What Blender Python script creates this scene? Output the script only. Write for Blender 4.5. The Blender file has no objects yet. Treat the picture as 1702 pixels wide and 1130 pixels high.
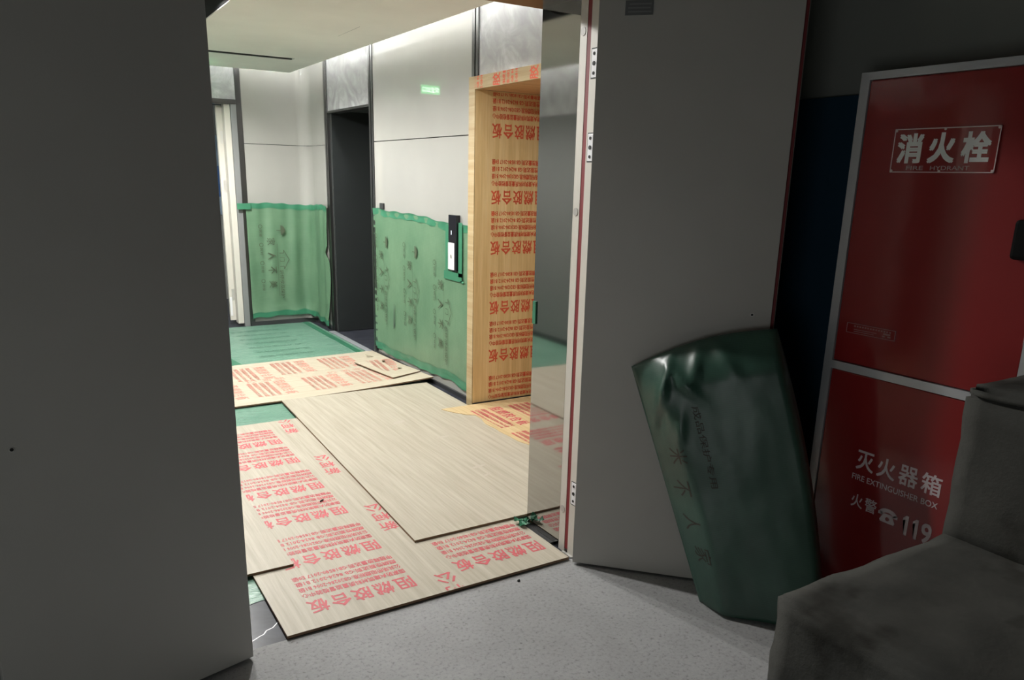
import bpy, bmesh, math, random
from mathutils import Vector, Matrix, noise

random.seed(7)
scene = bpy.context.scene
col = scene.collection

# ------------------------------------------------------------------ camera
cam_d = bpy.data.cameras.new('camera')
cam = bpy.data.objects.new('camera', cam_d)
col.objects.link(cam)
YAW, PITCH, ROLL, H = math.radians(31.9), math.radians(15.22), math.radians(1.385), 1.6
f = Vector((math.sin(YAW) * math.cos(PITCH), math.cos(YAW) * math.cos(PITCH), -math.sin(PITCH)))
r0 = Vector((math.cos(YAW), -math.sin(YAW), 0))
u0 = r0.cross(f)
r_ = r0 * math.cos(ROLL) + u0 * math.sin(ROLL)
u_ = u0 * math.cos(ROLL) - r0 * math.sin(ROLL)
mw = Matrix.Identity(4)
for i in range(3):
    mw[i][0], mw[i][1], mw[i][2] = r_[i], u_[i], -f[i]
mw[2][3] = H
cam.matrix_world = mw
cam_d.sensor_fit = 'HORIZONTAL'
cam_d.sensor_width = 36.0
cam_d.lens = 1280.0 * 36.0 / 1702.0
cam_d.shift_y = (644.2 - 565.0) / 1702.0
cam_d.clip_start = 0.02
scene.camera = cam

# ------------------------------------------------------------------ world, exposure
world = bpy.data.worlds.new('world')
scene.world = world
world.use_nodes = True
world.node_tree.nodes['Background'].inputs[0].default_value = (0.55, 0.6, 0.6, 1)
world.node_tree.nodes['Background'].inputs[1].default_value = 0.02
scene.view_settings.view_transform = 'Standard'
scene.view_settings.look = 'None'
scene.view_settings.exposure = 0.0
scene.view_settings.gamma = 1.0
scene.view_settings.use_curve_mapping = False


def lamp(name, kind, loc, energy, color=(1, 1, 1), target=None, **kw):
    d = bpy.data.lights.new(name, kind)
    d.energy = energy
    d.color = color
    for k, v in kw.items():
        setattr(d, k, v)
    o = bpy.data.objects.new(name, d)
    col.objects.link(o)
    o.location = loc
    if target is not None:
        o.rotation_euler = (Vector(target) - Vector(loc)).to_track_quat('-Z', 'Y').to_euler()
    return o


# spot lamps in the dark slot of the lobby ceiling; an unseen fill light added behind the camera to lift the stairwell
SPOTS = ((0.97, 3.75), (0.97, 5.25), (0.97, 6.75))
for (sx, sy), sw in zip(SPOTS, (158, 125, 350)):
    lamp('spot_beam', 'SPOT', (sx, sy, 2.575), sw, (1.0, 0.985, 0.955), (sx + 0.05, sy, 0),
         spot_size=math.radians(170), spot_blend=0.5, shadow_soft_size=0.04)
lamp('stairwell_fill', 'AREA', (-1.9, -0.5, 0.7), 12.5, (0.96, 1.0, 0.99), (0.1, 2.3, 0.6), shape='RECTANGLE', size=1.6, size_y=1.2)

lamp('corridor_fill', 'POINT', (0.8, 9.4, 2.7), 25.0, (0.95, 0.98, 1.0), shadow_soft_size=0.08)  # unseen fill light added to brighten the blue corridor wall

# ------------------------------------------------------------------ materials
def mat(name, base, rough=0.5, metal=0.0, coat=0.0, spec=0.5, build=None, coat_rough=0.03):
    m = bpy.data.materials.new(name)
    m.use_nodes = True
    nt = m.node_tree
    b = nt.nodes['Principled BSDF']
    b.inputs['Base Color'].default_value = (*base, 1)
    b.inputs['Roughness'].default_value = rough
    b.inputs['Metallic'].default_value = metal
    b.inputs['Coat Weight'].default_value = coat
    b.inputs['Coat Roughness'].default_value = coat_rough
    b.inputs['Specular IOR Level'].default_value = spec
    if build:
        build(nt, b)
    return m


def N(nt, t, **kw):
    n = nt.nodes.new(t)
    for k, v in kw.items():
        if isinstance(k, str) and k.startswith('i_'):
            n.inputs[k[2:].replace('_', ' ')].default_value = v
        else:
            setattr(n, k, v)
    return n


def pos(nt, scale=(1, 1, 1)):
    g = N(nt, 'ShaderNodeNewGeometry')
    mp = N(nt, 'ShaderNodeMapping')
    mp.inputs['Scale'].default_value = scale
    nt.links.new(g.outputs['Position'], mp.inputs['Vector'])
    return mp.outputs['Vector']


def ramp(nt, fac, stops):
    r = N(nt, 'ShaderNodeValToRGB')
    e = r.color_ramp.elements
    while len(e) < len(stops):
        e.new(0.5)
    for el, (p, c) in zip(e, stops):
        el.position = p
        el.color = (*c, 1)
    nt.links.new(fac, r.inputs[0])
    return r.outputs[0]


def noise_tex(nt, vec, scale, detail=4, rough=0.6, dist=0.0):
    n = N(nt, 'ShaderNodeTexNoise')
    n.inputs['Scale'].default_value = scale
    n.inputs['Detail'].default_value = detail
    n.inputs['Roughness'].default_value = rough
    n.inputs['Distortion'].default_value = dist
    nt.links.new(vec, n.inputs['Vector'])
    return n.outputs[0]


def bump(nt, b, h, strength=0.3, dist=0.005):
    n = N(nt, 'ShaderNodeBump')
    n.inputs['Strength'].default_value = strength
    n.inputs['Distance'].default_value = dist
    nt.links.new(h, n.inputs['Height'])
    nt.links.new(n.outputs[0], b.inputs['Normal'])


def mixc(nt, a, c, fac, mode='MULTIPLY'):
    m = N(nt, 'ShaderNodeMix', data_type='RGBA', blend_type=mode)
    if hasattr(fac, 'is_output'):
        nt.links.new(fac, m.inputs[0])
    else:
        m.inputs[0].default_value = fac
    for s, v in ((m.inputs[6], a), (m.inputs[7], c)):
        if hasattr(v, 'is_output'):
            nt.links.new(v, s)
        else:
            s.default_value = (*v, 1)
    return m.outputs[2]


def wood(stretch, c1, c2, c3, fine=1.0):
    def bld(nt, b):
        v = pos(nt, stretch)
        a = noise_tex(nt, v, 1.0, 6, 0.65, 0.3)
        c = ramp(nt, a, ((0.3, c1), (0.52, c2), (0.72, c3)))
        v2 = pos(nt, tuple(s * 3.5 for s in stretch))
        fn = noise_tex(nt, v2, 1.0, 3, 0.7)
        fine_c = ramp(nt, fn, ((0.3, (0.86, 0.84, 0.8)), (0.6, (1, 1, 1))))
        nt.links.new(mixc(nt, c, fine_c, 0.7 * fine), b.inputs['Base Color'])
    return bld


def marble(scale, c1, c2, c3, rough_vein=0.65):
    def bld(nt, b):
        v = pos(nt)
        a = noise_tex(nt, v, scale, 8, rough_vein, 1.5)
        nt.links.new(ramp(nt, a, ((0.35, c1), (0.5, c2), (0.68, c3))), b.inputs['Base Color'])
    return bld


def film_build(nt, b):
    v = pos(nt)
    a = noise_tex(nt, v, 3.0, 3)
    c = ramp(nt, a, ((0.3, (0.092, 0.185, 0.108)), (0.7, (0.132, 0.232, 0.14))))
    w = N(nt, 'ShaderNodeTexWave', wave_type='BANDS', bands_direction='Z')
    w.inputs['Scale'].default_value = 28
    w.inputs['Distortion'].default_value = 1.2
    w.inputs['Detail'].default_value = 2
    nt.links.new(v, w.inputs['Vector'])
    band = ramp(nt, w.outputs[0], ((0.0, (0.93, 0.93, 0.93)), (1.0, (1.03, 1.03, 1.03))))
    nt.links.new(mixc(nt, c, band, 1.0), b.inputs['Base Color'])
    n2 = noise_tex(nt, pos(nt, (1, 1, 0.35)), 22, 3)
    bump(nt, b, n2, 0.25, 0.006)


def bag_build(nt, b):
    v = pos(nt)
    a = noise_tex(nt, v, 4.0, 4)
    c = ramp(nt, a, ((0.3, (0.026, 0.068, 0.048)), (0.55, (0.034, 0.092, 0.066)), (0.75, (0.048, 0.120, 0.084))))
    w = N(nt, 'ShaderNodeTexWave', wave_type='BANDS', bands_direction='Z')
    w.inputs['Scale'].default_value = 45
    w.inputs['Distortion'].default_value = 1.0
    nt.links.new(v, w.inputs['Vector'])
    band = ramp(nt, w.outputs[0], ((0.0, (0.9, 0.9, 0.9)), (1.0, (1.05, 1.05, 1.05))))
    nt.links.new(mixc(nt, c, band, 1.0), b.inputs['Base Color'])
    bump(nt, b, noise_tex(nt, v, 14, 3), 0.15, 0.008)


def film_floor_build(nt, b):
    a = noise_tex(nt, pos(nt), 3.0, 3)
    nt.links.new(ramp(nt, a, ((0.3, (0.125, 0.26, 0.19)), (0.7, (0.19, 0.34, 0.255)))), b.inputs['Base Color'])
    n2 = noise_tex(nt, pos(nt, (4, 14, 4)), 2.0, 4, 0.6, 0.6)
    bump(nt, b, n2, 0.6, 0.02)


def concrete_floor_build(nt, b):
    v = pos(nt)
    a = noise_tex(nt, v, 1.6, 6, 0.6)
    c = ramp(nt, a, ((0.3, (0.30, 0.30, 0.30)), (0.7, (0.405, 0.406, 0.408))))
    s = noise_tex(nt, v, 70, 3, 0.7)
    sp = ramp(nt, s, ((0.3, (0.62, 0.62, 0.62)), (0.45, (0.95, 0.95, 0.95)), (0.75, (1.06, 1.06, 1.06))))
    v3 = N(nt, 'ShaderNodeTexVoronoi')
    v3.inputs['Scale'].default_value = 16
    nt.links.new(v, v3.inputs['Vector'])
    pits = ramp(nt, v3.outputs['Distance'], ((0.03, (0.35, 0.35, 0.35)), (0.1, (1, 1, 1))))
    c2 = mixc(nt, mixc(nt, c, sp, 1.0), pits, 0.6)
    nt.links.new(c2, b.inputs['Base Color'])
    bump(nt, b, s, 0.5, 0.004)


def concrete_rough_build(nt, b):
    v = pos(nt)
    a = noise_tex(nt, v, 3.0, 6, 0.65)
    c = ramp(nt, a, ((0.3, (0.055, 0.056, 0.051)), (0.7, (0.098, 0.096, 0.086))))
    s = noise_tex(nt, v, 60, 4, 0.7)
    st = noise_tex(nt, v, 5.0, 3, 0.5)
    stain = ramp(nt, st, ((0.33, (0.42, 0.40, 0.37)), (0.44, (1, 1, 1))))
    nt.links.new(mixc(nt, c, stain, 0.8), b.inputs['Base Color'])
    bump(nt, b, s, 0.3, 0.005)


def paint_build(c):
    def bld(nt, b):
        n = noise_tex(nt, pos(nt), 180, 2)
        bump(nt, b, n, 0.06, 0.001)
        a = noise_tex(nt, pos(nt), 1.3, 3)
        nt.links.new(ramp(nt, a, ((0.3, tuple(x * 0.95 for x in c)), (0.7, tuple(x * 1.05 for x in c)))), b.inputs['Base Color'])
    return bld


def tile_build(nt, b):
    v = pos(nt)
    a = noise_tex(nt, v, 2.2, 8, 0.7, 2.0)
    c = ramp(nt, a, ((0.35, (0.022, 0.024, 0.032)), (0.6, (0.05, 0.053, 0.067)), (0.8, (0.075, 0.08, 0.095))))
    nt.links.new(c, b.inputs['Base Color'])


M = {}
M['ply'] = mat('plywood_pale', (0.6, 0.5, 0.36), 0.55, build=wood((38, 1.3, 3), (0.38, 0.335, 0.26), (0.455, 0.41, 0.328), (0.52, 0.48, 0.395)))
M['ply_x'] = mat('plywood_pale_cross', (0.6, 0.5, 0.36), 0.55, build=wood((1.3, 38, 3), (0.47, 0.41, 0.31), (0.53, 0.465, 0.36), (0.58, 0.525, 0.415)))
M['ply_v'] = mat('plywood_yellow', (0.62, 0.42, 0.2), 0.5, build=wood((30, 30, 1.2), (0.63, 0.43, 0.20), (0.72, 0.52, 0.26), (0.78, 0.60, 0.34)))
M['ply_h'] = mat('plywood_header', (0.66, 0.5, 0.27), 0.5, build=wood((30, 1.2, 30), (0.36, 0.25, 0.12), (0.43, 0.325, 0.18), (0.48, 0.38, 0.235)))
M['ply_soffit'] = mat('plywood_orange', (0.62, 0.36, 0.18), 0.5, build=wood((2, 30, 2), (0.5, 0.27, 0.12), (0.62, 0.36, 0.18), (0.7, 0.45, 0.25)))
M['ply_edge'] = mat('plywood_edge', (0.19, 0.115, 0.065), 0.7, build=wood((3, 3, 160), (0.13, 0.075, 0.04), (0.2, 0.12, 0.07), (0.33, 0.22, 0.13)))
M['paper'] = mat('plywood_veneer', (0.62, 0.48, 0.28), 0.55, build=wood((38, 1.6, 3), (0.53, 0.38, 0.19), (0.62, 0.47, 0.26), (0.68, 0.54, 0.33)))
M['ink'] = mat('red_print', (0.62, 0.095, 0.045), 0.6)
M['ink_floor'] = mat('pink_red_print', (0.55, 0.095, 0.11), 0.6)
M['ink_faint'] = mat('worn_pink_print', (0.60, 0.27, 0.21), 0.6)
M['film'] = mat('green_film', (0.13, 0.37, 0.22), 0.38, build=film_build)
M['film_dark'] = mat('green_tape', (0.035, 0.17, 0.09), 0.35, build=paint_build((0.04, 0.18, 0.10)))
M['film_floor'] = mat('green_floor_film', (0.07, 0.31, 0.20), 0.3, build=film_floor_build)
M['film_ink'] = mat('brown_film_print', (0.06, 0.08, 0.045), 0.6)
M['bag'] = mat('green_woven_cover', (0.05, 0.115, 0.08), 0.38, coat=0.35, coat_rough=0.35, build=bag_build)
M['scuff'] = mat('grey_scuff', (0.47, 0.42, 0.35), 0.6)
M['bag_ink'] = mat('brown_cover_print', (0.045, 0.04, 0.03), 0.6)
M['cream'] = mat('cream_glass_panel', (0.315, 0.31, 0.285), 0.6, coat=0.7, coat_rough=0.02, build=paint_build((0.315, 0.31, 0.285)))
M['marble'] = mat('grey_marble', (0.5, 0.5, 0.5), 0.15, build=marble(3.5, (0.31, 0.31, 0.315), (0.40, 0.40, 0.405), (0.58, 0.58, 0.60)))
M['tile'] = mat('dark_marble_tile', (0.06, 0.06, 0.08), 0.3, spec=0.12, build=tile_build)
M['strip'] = mat('dark_steel_strip', (0.10, 0.10, 0.10), 0.28, 0.9, build=paint_build((0.10, 0.10, 0.10)))
M['black'] = mat('black_steel', (0.023, 0.026, 0.026), 0.3, 0.0, build=paint_build((0.023, 0.026, 0.026)))
M['grey_steel'] = mat('grey_steel_panel', (0.14, 0.145, 0.14), 0.4)
M['skirt'] = mat('black_skirting', (0.035, 0.035, 0.037), 0.35)
M['mirror'] = mat('dark_mirror_steel', (0.38, 0.375, 0.36), 0.05, 1.0)
M['bronze'] = mat('bronze_soffit', (0.16, 0.11, 0.08), 0.25, 0.8)
M['ceil'] = mat('ceiling_paint', (0.90, 0.875, 0.83), 0.7, build=paint_build((0.92, 0.895, 0.85)))
M['dark'] = mat('dark_void_paint', (0.035, 0.037, 0.037), 0.8)
M['door'] = mat('grey_door_paint', (0.44, 0.43, 0.40), 0.42, build=paint_build((0.44, 0.43, 0.40)))
M['door_in'] = mat('grey_door_edge', (0.42, 0.40, 0.37), 0.45)
M['frame'] = mat('beige_frame_paint', (0.60, 0.57, 0.51), 0.45, build=paint_build((0.60, 0.57, 0.51)))
M['seal'] = mat('red_seal', (0.19, 0.016, 0.02), 0.6)
M['steel'] = mat('bright_steel', (0.62, 0.61, 0.58), 0.35, 0.6)
M['hole'] = mat('dark_hole', (0.012, 0.012, 0.012), 0.7)
M['floor'] = mat('concrete_floor', (0.4, 0.39, 0.37), 0.85, spec=0.25, build=concrete_floor_build)
M['conc'] = mat('rough_concrete', (0.28, 0.28, 0.25), 0.9, spec=0.2, build=concrete_rough_build)
M['stain'] = mat('dark_stained_concrete', (0.09, 0.09, 0.08), 0.9, spec=0.2, build=concrete_rough_build)
M['wall'] = mat('grey_plaster', (0.26, 0.27, 0.25), 0.9, spec=0.2, build=paint_build((0.26, 0.27, 0.25)))
M['red'] = mat('red_enamel', (0.30, 0.010, 0.010), 0.5, coat=0.7, coat_rough=0.11, spec=0.25, build=paint_build((0.235, 0.007, 0.0075)))
M['alu'] = mat('aluminium_trim', (0.55, 0.57, 0.60), 0.4, 0.5, build=paint_build((0.55, 0.57, 0.6)))
M['silver'] = mat('silver_lettering', (0.80, 0.81, 0.78), 0.45)
M['silver_dim'] = mat('grey_lettering', (0.45, 0.33, 0.32), 0.5)
M['white_paint'] = mat('white_lettering', (0.66, 0.56, 0.58), 0.5)
M['acrylic_edge'] = mat('clear_plate_edge', (0.75, 0.6, 0.58), 0.2)
M['plate_red'] = mat('red_plate', (0.24, 0.012, 0.012), 0.15, coat=0.5)
M['plate_grey'] = mat('grey_plate', (0.13, 0.135, 0.135), 0.5)
M['plate_line'] = mat('grey_plate_lines', (0.2, 0.205, 0.205), 0.5)
M['navy'] = mat('navy_panel', (0.010, 0.042, 0.075), 0.55, build=paint_build((0.010, 0.042, 0.075)))
M['blue'] = mat('blue_board', (0.05, 0.14, 0.36), 0.5, build=paint_build((0.05, 0.14, 0.36)))
M['paleblue'] = mat('pale_blue_board', (0.28, 0.38, 0.48), 0.5, build=paint_build((0.28, 0.38, 0.48)))
M['white'] = mat('white_plastic', (0.78, 0.78, 0.80), 0.35)
M['gloss_black'] = mat('gloss_black', (0.012, 0.012, 0.016), 0.12)
M['rubber'] = mat('black_rubber', (0.006, 0.006, 0.006), 0.6, spec=0.1)


def emit(name, c, s):
    m = bpy.data.materials.new(name)
    m.use_nodes = True
    nt = m.node_tree
    nt.nodes.remove(nt.nodes['Principled BSDF'])
    e = N(nt, 'ShaderNodeEmission')
    e.inputs[0].default_value = (*c, 1)
    e.inputs[1].default_value = s
    nt.links.new(e.outputs[0], nt.nodes['Material Output'].inputs[0])
    return m


M['led'] = emit('led_light', (0.93, 0.97, 1.0), 560.0)
M['spot_face'] = emit('spot_lens', (1.0, 0.97, 0.9), 0.6)
M['exit_green'] = emit('exit_sign_light', (0.10, 0.85, 0.25), 6.0)
M['exit_white'] = emit('exit_sign_letters', (0.8, 1.0, 0.85), 14.0)
M['indicator'] = emit('lift_indicator', (0.9, 0.95, 1.0), 3.0)


# ------------------------------------------------------------------ builders
def new_bm():
    return bmesh.new()


def quad(bm, pts):
    vs = [bm.verts.new(p) for p in pts]
    return bm.faces.new(vs)


def box(bm, lo, hi, mi=0):
    x0, y0, z0 = lo
    x1, y1, z1 = hi
    v = [bm.verts.new(p) for p in ((x0, y0, z0), (x1, y0, z0), (x1, y1, z0), (x0, y1, z0), (x0, y0, z1), (x1, y0, z1), (x1, y1, z1), (x0, y1, z1))]
    for idx in ((0, 3, 2, 1), (4, 5, 6, 7), (0, 1, 5, 4), (1, 2, 6, 5), (2, 3, 7, 6), (3, 0, 4, 7)):
        bm.faces.new([v[i] for i in idx]).material_index = mi


def obox(bm, org, ax, ay, az, lo, hi):
    """box in a local frame org + x*ax + y*ay + z*az"""
    t = bmesh.new()
    box(t, lo, hi)
    mtx = Matrix(((ax[0], ay[0], az[0], org[0]), (ax[1], ay[1], az[1], org[1]), (ax[2], ay[2], az[2], org[2]), (0, 0, 0, 1)))
    t.transform(mtx)
    merge(bm, t)


def merge(bm, t):
    me = bpy.data.meshes.new('tmp')
    t.to_mesh(me)
    t.free()
    bm.from_mesh(me)
    bpy.data.meshes.remove(me)


def disc(bm, c, n, r, depth=0.004, seg=20):
    n = Vector(n).normalized()
    t = bmesh.new()
    bmesh.ops.create_cone(t, cap_ends=True, segments=seg, radius1=r, radius2=r, depth=depth)
    t.transform(Matrix.Translation(Vector(c)) @ n.to_track_quat('Z', 'Y').to_matrix().to_4x4())
    merge(bm, t)


def prism(bm, poly, z0, z1):
    """poly: list of (x, y) counter-clockwise"""
    a = [bm.verts.new((x, y, z0)) for x, y in poly]
    b = [bm.verts.new((x, y, z1)) for x, y in poly]
    bm.faces.new(b)
    bm.faces.new(list(reversed(a)))
    n = len(poly)
    for i in range(n):
        j = (i + 1) % n
        bm.faces.new((a[i], a[j], b[j], b[i]))


def obj(name, bm, m, parent=None, bevel=0.0, smooth=False, origin=None):
    me = bpy.data.meshes.new(name)
    if smooth:
        for fc in bm.faces:
            fc.smooth = True
    bmesh.ops.recalc_face_normals(bm, faces=bm.faces[:]) if not smooth else None
    bm.to_mesh(me)
    bm.free()
    for mm in (m if isinstance(m, (list, tuple)) else [m]):
        me.materials.append(mm)
    o = bpy.data.objects.new(name, me)
    col.objects.link(o)
    if origin is not None:
        me.transform(Matrix.Translation(-Vector(origin)))
        o.location = origin
    if parent is not None:
        o.parent = parent
        if parent.type == 'EMPTY' or parent.location.length > 0:
            o.matrix_parent_inverse = Matrix.Translation(-parent.location)
    if bevel:
        b = o.modifiers.new('bevel', 'BEVEL')
        b.width = bevel
        b.segments = 2
        b.limit_method = 'ANGLE'
    return o


def tag(o, label, cat, group=None):
    o['label'] = label
    o['category'] = cat
    if group:
        o['group'] = group
    return o


def thing(name, loc, label, cat, group=None):
    o = bpy.data.objects.new(name, None)
    col.objects.link(o)
    o.location = loc
    o.empty_display_size = 0.1
    return tag(o, label, cat, group)


def struct(name, loc=None, bm=None, m=None, **kw):
    if bm is None:
        o = bpy.data.objects.new(name, None)
        col.objects.link(o)
        o.location = loc or (0, 0, 0)
    else:
        o = obj(name, bm, m, **kw)
    o['kind'] = 'structure'
    return o


def bxo(name, lo, hi, m, parent=None, bevel=0.0):
    bm = new_bm()
    box(bm, lo, hi)
    return obj(name, bm, m, parent, bevel)


# ---- text as flat mesh in its own (x, y) plane
_tc = {}


def text_bm(body, height=None, width=None, bold=0.0, res=2):
    """flat lettering, lower-left of its bounding box at (0, 0)"""
    key = (body, bold, res)
    if key not in _tc:
        c = bpy.data.curves.new('txt', 'FONT')
        c.body = body
        c.size = 1
        c.resolution_u = res
        o = bpy.data.objects.new('txt', c)
        col.objects.link(o)
        bpy.context.view_layer.update()
        me = bpy.data.meshes.new_from_object(o.evaluated_get(bpy.context.evaluated_depsgraph_get()))
        bpy.data.objects.remove(o)
        bpy.data.curves.remove(c)
        if bold:
            src = bmesh.new()
            src.from_mesh(me)
            dst = bmesh.new()
            for k, (dx, dy) in enumerate(((-1, -1), (1, 1), (-1, 1), (1, -1))):
                t = src.copy()
                t.transform(Matrix.Translation((dx * bold, dy * bold, k * 0.00012)))
                merge(dst, t)
            src.free()
            dst.to_mesh(me)
            dst.free()
        xs = [v.co.x for v in me.vertices]
        ys = [v.co.y for v in me.vertices]
        me.transform(Matrix.Translation((-min(xs), -min(ys), 0)))
        _tc[key] = (me, max(xs) - min(xs), max(ys) - min(ys))
    me, w, h = _tc[key]
    b = new_bm()
    b.from_mesh(me)
    sy = (height / h) if height else (width / w)
    sx = (width / w) if width else sy
    b.transform(Matrix.Diagonal((sx, sy, 1, 1)))
    return b, w * sx, h * sy


def put(dst, src, x=0, y=0):
    src.transform(Matrix.Translation((x, y, 0)))
    merge(dst, src)


def clip(bm, x0, y0, x1, y1):
    for co, no in (((x0, 0, 0), (-1, 0, 0)), ((x1, 0, 0), (1, 0, 0)), ((0, y0, 0), (0, -1, 0)), ((0, y1, 0), (0, 1, 0))):
        bmesh.ops.bisect_plane(bm, geom=bm.verts[:] + bm.edges[:] + bm.faces[:], plane_co=co, plane_no=no, clear_outer=True)
    return bm


def plane_mtx(org, right, up):
    r, u = Vector(right), Vector(up)
    n = r.cross(u)
    return Matrix(((r.x, u.x, n.x, org[0]), (r.y, u.y, n.y, org[1]), (r.z, u.z, n.z, org[2]), (0, 0, 0, 1)))


PITCH_C = 0.088
LINES = ('国家防火建筑材料质量监督检验中心', '公共场所阻燃标准:GB20286-2006 B1级', '燃烧性能达到:GB 8624-2012 B1级', '甲醛释放量达到:GB18580-2017 E0级')
BW = 5 * PITCH_C


def print_block(title=True, lines=True):
    """title 0..0.095 high, four lines below it; reads left to right from x = 0"""
    b = new_bm()
    if title:
        for i, ch in enumerate('阻燃胶合板'):
            t, w, h = text_bm(ch, 0.094, 0.076, bold=0.016, res=1)
            put(b, t, i * PITCH_C + 0.006, 0)
    if lines:
        for k, ln in enumerate(LINES):
            t, w, h = text_bm(ln, 0.036, BW - 0.012, bold=0.022, res=1)
            put(b, t, 0.004, -0.062 - 0.047 * k)
    return b


def stamp(dst, src, ox, oy, ang):
    """place 2-D lettering into 2-D sheet coordinates"""
    src.transform(Matrix.Translation((ox, oy, 0)) @ Matrix.Rotation(ang, 4, 'Z'))
    merge(dst, src)


# ================================================================== SETTING
XR, YB, ZC = 2.625, 8.41, 2.56          # lobby right wall, back wall, ceiling soffit
XL = -0.70
YF0, YF1 = 2.42, 2.82                   # wall with the fire door
XJ0, XJ1 = 0.47, 1.86                   # its opening
ZD = 2.256

bm = new_bm()
box(bm, (-2.6, -2.6, -0.06), (2.9, 2.447, 0))
o = struct('floor', bm=bm, m=M['floor'])
bm = new_bm()
box(bm, (-0.9, 2.447, -0.06), (3.3, 11.0, 0))
o = struct('floor_lobby', bm=bm, m=M['tile'])
bm = new_bm()
vp_ = [(0.47, 2.485), (0.505, 2.50), (0.53, 2.515), (0.545, 2.52), (0.56, 2.54), (0.585, 2.548), (0.62, 2.585), (0.66, 2.60)]
for (a, b) in zip(vp_, vp_[1:]):
    d = Vector((b[0] - a[0], b[1] - a[1], 0)).normalized()
    n_ = Vector((-d.y, d.x, 0)) * 0.0022
    quad(bm, [Vector((*a, 0.0003)) - n_, Vector((*b, 0.0003)) - n_, Vector((*b, 0.0003)) + n_, Vector((*a, 0.0003)) + n_])
obj('marble_vein', bm, M['white'], o)

# stairwell shell
bm = new_bm()
box(bm, (2.70, -2.6, 0), (2.9, 2.42, 3.0))
struct('wall_right', bm=bm, m=M['wall'])
bm = new_bm()
box(bm, (-2.8, -2.6, 0), (-2.6, 2.82, 3.0))
struct('wall_left', bm=bm, m=M['wall'])
bm = new_bm()
box(bm, (-2.6, -2.8, 0), (2.9, -2.6, 3.0))
struct('wall_rear', bm=bm, m=M['wall'])
bm = new_bm()
box(bm, (-2.8, -2.8, 3.0), (2.9, 2.82, 3.1))
struct('ceiling_stairwell', bm=bm, m=M['wall'])

# wall that holds the double fire door
wf = struct('wall_front', (1.2, 2.6, 0))
for nm, lo, hi in (('wall_pier', (-2.6, YF0, 0), (XJ0 - 0.03, YF1, 3.0)), ('wall_pier', (XJ1 + 0.03, YF0, 0), (2.9, YF1, 3.0)), ('wall_header', (XJ0 - 0.03, YF0, ZD + 0.03), (XJ1 + 0.03, YF1, 3.0))):
    bxo(nm, lo, hi, M['wall'], wf)
bxo('mirror_lining', (XJ1, 2.562, 0.0), (XJ1 + 0.029, YF1 + 0.004, ZD), M['mirror'], wf)
bxo('mirror_lining', (XJ0 - 0.029, 2.562, 0.0), (XJ0, YF1 + 0.004, ZD), M['mirror'], wf)
bxo('soffit_lining', (XJ0, 2.562, ZD), (XJ1, YF1 + 0.004, ZD + 0.029), M['bronze'], wf)

# fire-door frame: right jamb with red seal, hinge plates and plugs; left jamb; head
tr = struct('trim_1', (XJ1, 2.5, 0))
for sx, x0, x1 in ((1, XJ1, XJ1 + 0.03), (-1, XJ0 - 0.03, XJ0)):
    bm = new_bm()
    box(bm, (x0, 2.518, 0.0), (x1, 2.561, ZD + 0.0))
    box(bm, (x0, 2.425, 0.0), (x1, 2.493, ZD + 0.0))
    gx = (x0 + 0.0015, x1) if sx > 0 else (x0, x1 - 0.0015)
    obj('jamb', bm, M['frame'], tr)
    bxo('seal_strip', (gx[0], 2.4935, 0.02), (gx[1], 2.5175, ZD), M['seal'], tr)
bm = new_bm()
box(bm, (XJ0, 2.425, ZD - 0.0), (XJ1, 2.561, ZD + 0.03))
obj('frame_head', bm, M['frame'], tr)
for z in (2.018, 1.719, 0.297):
    bxo('hinge_recess', (XJ1 - 0.0006, 2.446, z - 0.054), (XJ1 + 0.001, 2.484, z + 0.054), M['hole'], tr)
    h = bxo('hinge_plate', (XJ1 - 0.002, 2.449, z - 0.05), (XJ1 + 0.001, 2.481, z + 0.05), M['white'], tr, 0.001)
    bm = new_bm()
    for dz in (-0.034, 0, 0.034):
        disc(bm, (XJ1 - 0.003, 2.465, z + dz), (-1, 0, 0), 0.006 if dz else 0.008, 0.002, 12)
    obj('screw', bm, M['hole'], h)
for z in (2.137, 1.476, 0.2):
    bm = new_bm()
    disc(bm, (XJ1 - 0.0005, 2.541, z), (-1, 0, 0), 0.0155, 0.003, 20)
    obj('screw_plug', bm, M['door_in'], tr)
bxo('sill_strip', (XJ1 - 0.012, 2.45, 0.0), (XJ1 + 0.0, 2.52, 0.006), M['steel'], tr)

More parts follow.
